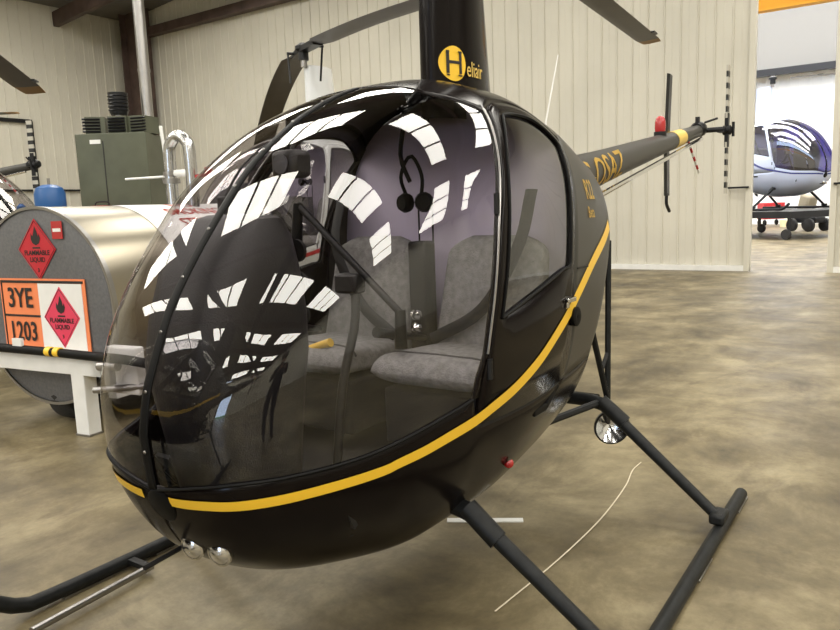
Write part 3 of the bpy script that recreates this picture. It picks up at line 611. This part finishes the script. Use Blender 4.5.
# girts, column
struct(MB().box((XB + .14, (YL + .5 - 8.) / 2, 6.95), (.22, -8. - YL - .5, .26)).box((XB + .26, (YL + .5 - 8.) / 2, 6.84), (.06, -8. - YL - .5, .05)), 'trim_1', M['brownsteel'], smooth=False)
col = MB(); cx, cy = XB + .35, YL + .95; col.box((cx, cy, 3.9), (.03, .9, 7.8)); col.box((cx, cy - .45, 3.9), (.40, .03, 7.8)); col.box((cx, cy + .45, 3.9), (.40, .03, 7.8)); struct(col, 'trim_2', M['brownsteel'], smooth=False)
struct(MB().box(((XB + XF) / 2, YL + .06, 2.28), (XF - XB, .08, .05)), 'trim_3', M['satin'], smooth=False)
struct(MB().box((-8.9, YL + .06, 2.1), (.12, .08, 4.2)).box((-7.3, YL + .06, 4.2), (3.3, .08, .10)), 'door_3', M['satin'], smooth=False)
# roof, two slopes about a ridge parallel to x, with rows of skylights
RY, RZ = -3.2, 9.0; slL = (RZ - HE) / (RY - YL); slR = (RZ - HE) / (YR - RY)
rf = MB(); zt_ = lambda y: RZ - (RY - y) * slL if y < RY else RZ - (y - RY) * slR
rf.add([(XB - 1, YL, zt_(YL)), (XF, YL, zt_(YL)), (XF, RY, RZ), (XB - 1, RY, RZ), (XF, YR, zt_(YR)), (XB - 1, YR, zt_(YR))], [(0, 1, 2, 3), (3, 2, 4, 5)])
struct(rf, 'ceiling', M['roof'], smooth=False, solid=.1)
k = 0
for X in np.arange(-7.6, 22, 4.8):
    for y0, y1 in ((-16.5, -10.0), (-8.0, -4.0), (-1.2, 4.4), (6.6, 11.8)):
        s = MB(); n_ = 3; w = (y1 - y0) / n_
        for i in range(n_):
            a, b_ = y0 + i * w + .09, y0 + (i + 1) * w - .09; s.add([(X - .85, a, zt_(a) - .13), (X + .85, a, zt_(a) - .13), (X + .85, b_, zt_(b_) - .13), (X - .85, b_, zt_(b_) - .13)], [(0, 1, 2, 3)])
        k += 1; struct(s, 'window_%d' % k, M['sky'], smooth=False)
for i, X in enumerate(np.arange(-10.0, 22.5, 4.8)):
    r = MB(); r.box((X, (YL + RY) / 2, (zt_(YL) + RZ) / 2 - .45), (.16, math.hypot(RY - YL, RZ - HE), .4), rx=math.atan(slL)); r.box((X, (YR + RY) / 2, (zt_(YR) + RZ) / 2 - .45), (.16, math.hypot(YR - RY, RZ - HE), .4), rx=-math.atan(slR))
    struct(r, 'trim_%d' % (4 + i), M['brownsteel'], smooth=False)
# next hangar
XN = -36.
cladding('wall_far', (XN, -20, 0), (XN, 14, 0), 0, 12, (1, 0, 0), M['cladw'], .45)
struct(MB().box(((XN + XB) / 2 - .1, -16, 6), (XB - XN, .1, 12)), 'wall_far_left', M['cladw']); struct(MB().box(((XN + XB) / 2 - .1, 12, 6), (XB - XN, .1, 12)), 'wall_far_right', M['cladw'])
struct(MB().box(((XN + XB) / 2 - .6, -2, 12.05), (XB - XN - .8, 30, .1)), 'ceiling_far', M['cladw'])
struct(MB().box((XN + .4, -2, 9.5), (.5, 29, 5.0)), 'wall_far_upper', mat('grey_cladding', (.20, .195, .18), .6), smooth=False)
struct(MB().box((XN + .8, -2, 6.9), (.3, 28, .3)), 'trim_30', M['satin'], smooth=False)
for i in range(4):
    k += 1; struct(MB().box((-15.5 - i * 5.2, -3, 11.9), (2.6, 16, .05)), 'window_%d' % k, M['addlight'], smooth=False)  # unseen glowing ceiling panels, added to light the next hangar
cb = MB(); cb.box((-15, -2, 5.22), (.25, 20, .04)); cb.box((-15, -2, 5.6), (.25, 20, .04)); cb.box((-15, -2, 5.41), (.05, 20, .36))
tag(cb.build('crane_beam', M['orange'], None, smooth=False), 'orange overhead crane beam seen at the top of the doorway', 'crane beam')
# wall handles
def handle(nm, pos, w):
    h = MB(); h.box(pos, (.03, w, .035)); h.box((pos[0] - .04, pos[1] - w / 2 + .02, pos[2]), (.08, .02, .03)); h.box((pos[0] - .04, pos[1] + w / 2 - .02, pos[2]), (.08, .02, .03))
    o = h.build(nm, M['satin'], None, smooth=False); return o
o = handle('door_handle', (XB + .12, -1.22, 1.55), .36); tag(o, 'dark horizontal bar handle on the wall panel left of the doorway', 'handle')
o = handle('door_handle', (XB + .12, .50, 1.55), .36); tag(o, 'dark horizontal bar handle on the wall panel right of the doorway', 'handle')
# floor markings
o = MB().box((-.28, .06, .002), (.038, .34, .004), rz=.52).build('floor_marking', M['white']); tag(o, 'short white painted line on the floor behind the front landing strut', 'floor marking')
pts = spline([(-1.33, .43, .003), (-1.19, .43, .003), (-.95, .47, .003), (-.537, .499, .003), (-.1, .49, .003), (.353, .454, .003)], 40)
tag(MB().tube(pts, .0035, 6, flat=.5).build('floor_string', mat('pale_string', (.62, .55, .42), .8)), 'thin pale string lying on the concrete floor between the landing struts', 'string')
# ------------------------------------------------------------------ fuel bowser
AX = cdir(.44, .90)
bow = empty('fuel_bowser', tuple(cw(-2.54, 4.90)), AX); tag(bow, 'cylindrical brushed metal fuel tank trailer with hazard plates on its end', 'fuel tank trailer')
# local frame: x runs back along the tank, +y is to the left when looking along it, cap at x=0
R_, CZ, LT = .67, .825, 1.9
tb = MB(); tb.lathe([(R_, 0), (R_, LT)], 72, (0, 0, CZ), (1, 0, 0)); tb.lathe([(0, LT + .08), (R_ * .7, LT + .05), (R_, LT)], 72, (0, 0, CZ), (1, 0, 0)); tb.build('tank_barrel', M['alu'], bow)
MB().lathe([(0, -.012), (R_ * .6, -.010), (R_ - .02, -.004), (R_ - .008, .0)], 72, (0, 0, CZ), (1, 0, 0)).build('tank_end', M['tankend'], bow)
MB().lathe([(R_ - .014, -.014), (R_ + .006, -.014), (R_ + .006, .02), (R_ - .002, .02)], 72, (0, 0, CZ), (1, 0, 0)).build('tank_rim', M['steel'], bow)
# white sign wrapped round the barrel : angle measured from +z towards the viewer's right (-y)
def onb(x, th, off=.003): return (x, -(R_ + off) * math.sin(th), CZ + (R_ + off) * math.cos(th))
g = np.array([[onb(x, th) for th in np.linspace(-.35, 1.05, 24)] for x in np.linspace(.62, 1.80, 6)]); sg = MB().grid(g).build('warning_panel', M['white'], bow)
for row, (tx, sz) in enumerate((('NO', .17), ('SMOKING', .15), ('STRICTLY', .15), ('PROHIBITED', .12))):
    text_mesh('warning_text', tx, sz, M['lettered'], sg, lambda a, b, c, r_=row: onb(1.20 + a, .20 + r_ * .24 - b / R_, .006), squeeze=.9, bold=.002)
# plates on the end (viewer sees -x side; viewer's right is local -y)
def endpl(mb, y0, y1, z0, z1, x=-.02, th=.004, mi=0): return mb.box((x, (y0 + y1) / 2, (z0 + z1) / 2), (th, abs(y1 - y0), z1 - z0), mi)
pl = MB(); endpl(pl, .41, -.435, .515, 1.02, -.017, .006); plo = pl.build('hazard_plate', M['hivis'], bow, smooth=False)
q = MB(); endpl(q, .395, -.42, .99, 1.007, -.022); endpl(q, .395, .02, .757, .771, -.022); endpl(q, .395, -.42, .525, .535, -.022); endpl(q, .395, .385, .525, 1.007, -.022); q.build('plate_border', M['ink'], plo, smooth=False)
q = MB(); endpl(q, .015, -.405, .537, .988, -.022); wp = q.build('white_label', M['white'], plo, smooth=False)
tx = lambda cy, cz_, x=-.026: (lambda a, b, c: (x - c, cy - a, cz_ + b))
text_mesh('plate_text', '3YE', .19, M['ink'], plo, tx(.205, .881), squeeze=.85, bold=.003)
text_mesh('plate_text', '1203', .185, M['ink'], plo, tx(.205, .650), squeeze=.78, bold=.003)
def diamond(cy, cz_, hw, hh, m_, par, x):
    q = MB(); n = [(cy, cz_ + hh), (cy - hw, cz_), (cy, cz_ - hh), (cy + hw, cz_)]; q.add([(x - d_, a, b_) for d_ in (0, .003) for a, b_ in n], [(0, 1, 2, 3), (7, 6, 5, 4), (0, 4, 5, 1), (1, 5, 6, 2), (2, 6, 7, 3), (3, 7, 4, 0)]); d_ = q.build('hazard_diamond', m_, par, smooth=False)
    s = hw / .2; F = [(0, .03), (.035, .045), (.05, .08), (.04, .115), (.03, .09), (.02, .13), (.0, .17), (-.015, .125), (-.03, .095), (-.045, .12), (-.05, .075), (-.035, .045)]
    q = MB(); q.add([(x - .005, cy - a * s, cz_ + b_ * s) for a, b_ in F], [tuple(range(len(F)))]); q.box((x - .005, cy, cz_ + .012 * s), (.001, .08 * s, .012 * s)); q.build('flame_symbol', M['ink'], d_, smooth=False)
    text_mesh('diamond_text', 'FLAMMABLE\nLIQUID', .05 * s, M['ink'], d_, tx(cy, cz_ - .05 * s, x - .005), bold=.0008)
    text_mesh('diamond_text', '3', .04 * s, M['ink'], d_, tx(cy, cz_ - .15 * s, x - .005), bold=.0008)
    e = MB(); e.tube([(x - .004, cy, cz_ + hh * .93), (x - .004, cy - hw * .93, cz_), (x - .004, cy, cz_ - hh * .93), (x - .004, cy + hw * .93, cz_), (x - .004, cy, cz_ + hh * .93)], .002, 4); e.build('diamond_edge', M['ink'], d_)
diamond(-.195, .763, .172, .205, M['dgpink'], wp, -.024)
diamond(-.01, 1.215, .185, .205, M['dgred'], bow, -.014)
q = MB(); q.box((-.016, -.225, 1.34), (.004, .10, .115)); rs = q.build('red_sticker', M['red'], bow, smooth=False); q = MB(); q.box((-.019, -.225, 1.34), (.002, .075, .022)); q.build('sticker_band', M['white'], rs, smooth=False)
# trailer frame
fr = MB(); fr.box((-.075, .35, .475), (.10, 1.95, .13)); fr.box((-.075, -.575, .475), (.10, .10, .13)); fr.build('front_beam', M['white'], bow, bevel=.006, smooth=False)
MB().box((-.075, -.405, .21), (.10, .12, .41)).build('support_leg', M['white'], bow, bevel=.006, smooth=False)
MB().box((-.075, -.405, .007), (.11, .13, .012)).build('leg_foot', M['steel'], bow)
for y in (-.45, .45): MB().box((1.05, y, .20 + .05), (1.9, .08, .10)).build('chassis_rail', M['white'], bow, bevel=.004, smooth=False)
MB().box((.12, -.52, .43), (.30, .07, .10)).build('rail_bracket', M['white'], bow, smooth=False)
MB().box((-.075, -.80, .46), (.07, .26, .30)).build('pump_bracket', M['white'], bow, bevel=.01, smooth=False)
MB().tube([(-.18, -.62, .34), (-.075, -.98, .37)], .022, 10).build('jockey_handle', M['steel'], bow)
v = MB(); v.tube([(-.19, -.70, .50), (-.19, -.86, .51)], .03, 10); v.box((-.19, -.78, .44), (.05, .05, .10)); v.build('hose_coupling', M['steel'], bow)
hs = MB().tube(spline([(-.155, 1.3, .565), (-.155, .5, .562), (-.155, -.2, .557), (-.145, -.60, .547), (-.18, -.95, .55), (.2, -1.02, .4)], 50), .030, 12).build('bumper_hose', M['rubber'], bow)
for y in (-.27, -.19): MB().tube([(-.155, y, .560), (-.155, y - .045, .559)], .0325, 14).build('hose_band', M['yellow'], hs)
MB().box((-.165, .08, .61), (.02, .09, .05)).build('plate_clip', M['white'], bow, smooth=False)
for wx, wy, wr in ((.195, .0, .60), (1.5, -.44, 1), (1.5, .44, 1)):
    w_ = MB(); w_.lathe([(a * wr, b) for a, b in [(.0, -.09), (.19, -.09), (.29, -.10), (.33, -.07), (.335, 0), (.33, .07), (.29, .10), (.19, .09), (0, .09)]], 40, (wx, wy, .336 * wr), (0, 1, 0)); wh = w_.build('wheel', M['tyre'], bow)
    MB().lathe([(a * wr, b) for a, b in [(0, .095), (.08, .10), (.17, .092), (.19, .10)]], 24, (wx, wy, .336 * wr), (0, -1 if wy < 0 else 1, 0)).build('wheel_rim', M['steel'], wh)
MB().tube([(1.5, -.4, .336), (1.5, .4, .336)], .03, 10).build('axle', M['steel'], bow)
# vent pipe of the bowser
vp = MB(); px = 1.35; DY = .10
vp.tube(spline([(px, -.02 + DY, 1.35 + .03), (px, -.02 + DY, 1.86 + .03), (px, -.05 + DY, 1.97 + .03), (px, -.13 + DY, 2.02 + .03), (px, -.21 + DY, 1.97 + .03), (px, -.24 + DY, 1.86 + .03), (px, -.24 + DY, 1.20 + .03)], 50), .048, 16)
vpo = vp.build('vent_pipe', mat('pipe_metal', (.5, .5, .5), .25, 1), bow)
MB().tube([(px, -.02 + DY, 1.64 + .03), (px, -.02 + DY, 1.68 + .03)], .07, 16).build('pipe_flange', M['steel'], vpo); MB().tube([(px, -.02 + DY, 1.70 + .03), (px, -.02 + DY, 1.74 + .03)], .062, 16).build('pipe_flange', M['steel'], vpo)
MB().tube([(px, -.02 + DY, 1.72 + .03), (px, -.24 + DY, 1.72 + .03)], .03, 10).build('pipe_link', M['white'], vpo)
MB().tube([(px, .0 + DY, 1.70 + .03), (px, .50 + DY, 1.70 + .03)], .010, 8).build('dip_rod', M['white'], bow)
MB().tube([(px + .05, .03 + DY, 1.48 + .03), (px + .05, .10 + DY, 2.12 + .03)], .014, 8).build('marker_pole', M['white'], bow)
v = MB(); v.lathe([(0, 0), (.03, 0), (.03, .05), (0, .05)], 12, (px, -.42 + DY, 1.70 + .03)); v.tube([(px, -.24 + DY, 1.68 + .03), (px, -.44 + DY, 1.70 + .03)], .015, 8); v.build('valve_wheel', M['red'], vpo)
MB().box((px + .2, -.46 + DY, 1.42 + .03), (.16, .18, .20)).build('meter_box', M['satin'], bow, bevel=.02)
# ------------------------------------------------------------------ things along the left wall
hd = 11.5
p = cw(-3.92 * hd / 10, hd); 
ht = empty('cabinet_heater', tuple(p), cdir(0, -1)); tag(ht, 'tall olive green cabinet heater with black louvred outlets on top', 'heater')
# local x faces the viewer; y: local +y is the viewer's right
MB().box((0, 0, 1.33), (.75, 1.06, 2.66)).build('cabinet', M['green'], ht, bevel=.01, smooth=False)
MB().box((.378, -.12, 1.5), (.006, .012, 2.1)).build('panel_joint', M['ink'], ht, smooth=False)
MB().box((.382, .28, .95), (.01, .42, .5)).build('service_door', M['green'], ht, smooth=False)
MB().box((.38, -.23, 2.54), (.004, .16, .06)).build('maker_label', M['white'], ht, smooth=False)
for y, r_ in ((-.30, .25), (.08, .0), (.40, -.3)):
    b_ = MB(); b_.box((.08, y, 2.79), (.40, .28, .25), rz=r_); bo = b_.build('air_outlet', M['green'] if y else M['satin'], ht, smooth=False)
    l = MB()
    for k_ in range(5): l.box((.30 if not r_ else .29, y + (.0), 2.70 + k_ * .045), (.03, .25, .022), rz=r_, ry=.5)
    l.build('louvre', M['satin'], bo, smooth=False)
cwl = MB(); cwl.lathe([(0, 3.30), (.145, 3.29), (.135, 3.0), (.12, 2.96), (.0, 2.96)], 20, (0, .02, 0)); 
for k_ in range(5): cwl.lathe([(.141, 3.02 + k_ * .052), (.155, 3.03 + k_ * .052), (.141, 3.045 + k_ * .052)], 20, (0, .02, 0))
cwl.build('cowl', M['satin'], ht); MB().tube([(0, .02, 2.66), (0, .02, 2.97)], .075, 16).build('cowl_neck', M['steel'], ht)
fl = MB().tube([(-.1, .42, 2.66), (-.1, .42, 6.2), (-.1, .44, 8.0)], .085, 18).build('flue_pipe', M['steel'], ht)
for z in (3.6, 5.0, 6.5): MB().tube([(-.1, .42, z), (-.1, .42, z + .05)], .093, 18).build('flue_joint', M['steel'], fl)
# shelf with a blue vessel and a red box
pb = cw(-5.15, 10.2); bn = empty('steel_shelf', tuple(pb), cdir(0, -1)); tag(bn, 'grey steel shelf against the left wall behind the fuel tank', 'shelf')
MB().box((0, 0, 1.43), (.46, 1.0, .04)).build('shelf_board', M['gear'], bn, smooth=False)
for x in (-.2, .2):
    for y in (-.45, .45): MB().box((x, y, .705), (.04, .04, 1.41)).build('leg', M['gear'], bn, smooth=False)
q = cw(-5.04, 10.2); bt = empty('pressure_vessel', (q[0], q[1], 1.45)); tag(bt, 'blue rounded pressure vessel on the shelf left of the green heater', 'pressure vessel')
MB().lathe([(0, 0), (.16, 0), (.17, .02), (.195, .06), (.20, .12), (.20, .32), (.17, .40), (.09, .44), (0, .45)], 28).build('vessel_body', M['blue'], bt)
MB().tube([(0, 0, .44), (0, 0, .53)], .02, 8).build('valve', M['steel'], bt)
q = cw(-5.45, 10.2); o = MB().lathe([(0, 0), (.06, 0), (.06, .16), (.02, .2), (0, .2)], 16).build('blue_can', M['blue']); o.location = (q[0], q[1], 1.45); tag(o, 'small blue can left of the blue pressure vessel', 'can')
q = cw(-4.50, 10.6); tbx = empty('red_tool_box', (q[0], q[1], 1.45), cdir(0, -1)); tag(tbx, 'red box on a small steel stand in front of the green heater', 'box')
MB().box((0, 0, .07), (.20, .30, .14)).build('box_body', M['toolred'], tbx, bevel=.01, smooth=False); MB().tube(spline([(0, -.1, .14), (0, -.08, .19), (0, .08, .19), (0, .1, .14)], 10), .01, 8).build('handle', M['satin'], tbx)
q = cw(-4.50, 10.6); ss = empty('steel_stand', (q[0], q[1], 0), cdir(0, -1)); tag(ss, 'small grey steel stand under the red box', 'stand')
MB().box((0, 0, 1.43), (.34, .4, .04)).build('stand_top', M['gear'], ss, smooth=False)
for x in (-.14, .14):
    for y in (-.17, .17): MB().box((x, y, .705), (.03, .03, 1.41)).build('leg', M['gear'], ss, smooth=False)
# ------------------------------------------------------------------ in the next hangar
q = cw(12.35, 25.2); tr = empty('tool_chest', tuple(q), cdir(0, -1)); tr.scale = (1.3,) * 3; 
q = cw(15.95, 33.); tr.location = tuple(q); tag(tr, 'red tool chest on castors under the silver-blue helicopter', 'tool chest')
MB().box((0, 0, .52), (.5, .72, .56)).build('chest_body', M['toolred'], tr, bevel=.01, smooth=False)
for k_ in range(3): MB().box((.255, 0, .34 + k_ * .18), (.02, .66, .15)).build('drawer', M['red'], tr, bevel=.004, smooth=False)
for y in (-.3, .3):
    for x in (-.2, .2): MB().lathe([(0, -.03), (.09, -.03), (.11, 0), (.09, .03), (0, .03)], 14, (x, y, .12), (0, 1, 0)).build('castor', M['rubber'], tr)
q = cw(14.6, 27.3); tg = empty('ground_tug', tuple(q), cdir(.3, -1)); tag(tg, 'small dark wheeled aircraft tug inside the bright doorway at right', 'tug')
MB().box((0, 0, .42), (1.1, .5, .22)).build('tug_body', M['satin'], tg, bevel=.03)
MB().tube([(.3, -.1, .5), (.7, -.5, .85)], .035, 8).build('tow_handle', M['satin'], tg)
MB().box((-.35, .25, .9), (.45, .5, .9), ry=.25).build('engine_cover', mat('tan_cover', (.30, .26, .18), .7), tg, bevel=.08)
for x in (-.4, .4):
    for y in (-.36, .36): MB().lathe([(0, -.07), (.17, -.07), (.24, -.05), (.24, .05), (.17, .07), (0, .07)], 20, (x, y, .24), (0, 1, 0)).build('wheel', M['tyre'], tg)
q = cw(15.8, 31.5); o = MB().lathe([(0, 0), (.16, 0), (.18, .3), (.1, .34), (0, .34)], 18).build('cream_bucket', mat('cream_plastic', (.75, .68, .42), .5)); o.location = tuple(q); tag(o, 'cream bucket between the red tool chest and the tug', 'bucket')
# ------------------------------------------------------------------ photographer (seen reflected in the canopy)
def person(pos, rz):
    root = empty('person', pos, rz); tag(root, 'person in dark clothes with raised hands, reflected in the lower windshield', 'person')
    J = {'pel': (0, 0, .95), 'sp': (0, 0, 1.15), 'ch': (0, 0, 1.35), 'nk': (0, 0, 1.50), 'hd0': (.01, 0, 1.56), 'hd': (.02, 0, 1.66)}
    V = [J['pel'], J['sp'], J['ch'], J['nk'], J['hd0'], J['hd']]; Rr = [(.17, .13), (.165, .12), (.19, .13), (.06, .06), (.06, .065), (.085, .10)]; Ed = [(0, 1), (1, 2), (2, 3), (3, 4), (4, 5)]
    def chain(start, pts, rs):
        p_ = start
        for q_, r_ in zip(pts, rs): V.append(q_); Rr.append(r_ if isinstance(r_, tuple) else (r_, r_)); Ed.append((p_, len(V) - 1)); p_ = len(V) - 1
        return p_
    for sd in (1, -1):
        chain(0, [(0, sd * .10, .90), (.01, sd * .11, .50), (-.01, sd * .12, .12), (.0, sd * .12, .06), (.12, sd * .13, .04)], [.115, .085, .06, .05, .035])
        h_ = chain(2, [(0, sd * .17, 1.42), (.0, sd * .24, 1.20), (.17, sd * .16, 1.27), (.27, sd * .06, 1.36), (.31, sd * .05, 1.39)], [.062, .045, .036, .024, .028])
        for i_ in range(4): chain(h_, [(.335 + .004 * i_, sd * (.062 - .0), 1.365 + .018 * i_), (.350, sd * .035, 1.362 + .018 * i_)], [.009, .008])
        chain(h_, [(.31, sd * .03, 1.36), (.325, sd * .02, 1.352)], [.010, .009])
    me = D.meshes.new('body'); me.from_pydata(V, Ed, []); o = D.objects.new('body', me); link(o, root); o.modifiers.new('skin', 'SKIN'); s_ = me.skin_vertices[0].data
    for i_, r_ in enumerate(Rr): s_[i_].radius = r_
    s_[0].use_root = True; sub = o.modifiers.new('sub', 'SUBSURF'); sub.levels = 2; sub.render_levels = 2
    dg = bpy.context.evaluated_depsgraph_get(); dg.update(); me2 = D.meshes.new_from_object(o.evaluated_get(dg)); o.modifiers.clear(); o.data = me2
    me2.materials.clear(); [me2.materials.append(m_) for m_ in (M['cloth'], M['denim'], M['skin'], M['rubber'])]
    for p_ in me2.polygons:
        c_ = p_.center; p_.use_smooth = True; p_.material_index = 3 if c_.z < .09 else 1 if c_.z < .97 else 2 if (c_.z > 1.545 or c_.x > .255) else 0
    hb = MB(); hb.lathe([(.080, -.035), (.092, .03), (.09, .08), (.05, .115), (0, .125)], 20, (-.005, 0, 1.68)); hb.build('hair', M['hair'], root)
    f = MB(); f.add([(.10, .014, 1.645), (.10, -.014, 1.645), (.135, 0, 1.648), (.105, 0, 1.69)], [(0, 1, 2), (0, 2, 3), (1, 3, 2)]); f.build('nose', M['skin'], root)
    for sd in (1, -1): MB().lathe([(0, -.004), (.011, 0), (0, .006)], 10, (.098, sd * .033, 1.69), (1, 0, 0)).build('eye', M['ink'], root)
    return root
person(tuple(cw(.10, -.52)), cdir(0, 1))
# outside
struct(MB().box((XF + 26, 0, -.16), (52, 80, .1)), 'ground', M['grass'], smooth=False)
w = D.worlds.new('sky'); SC.world = w; w.use_nodes = True; bg = w.node_tree.nodes['Background']; bg.inputs[0].default_value = (.62, .76, 1.0, 1); bg.inputs[1].default_value = 11.0
# ------------------------------------------------------------------ view
vs = SC.view_settings; vs.view_transform = 'Standard'; vs.look = 'None'; vs.gamma = 1; vs.exposure = -.75; vs.use_curve_mapping = False
SC.cycles.use_denoising = True; SC.cycles.max_bounces = 10; SC.cycles.transparent_max_bounces = 16; SC.cycles.sample_clamp_indirect = 8; SC.cycles.caustics_reflective = False; SC.cycles.caustics_refractive = False
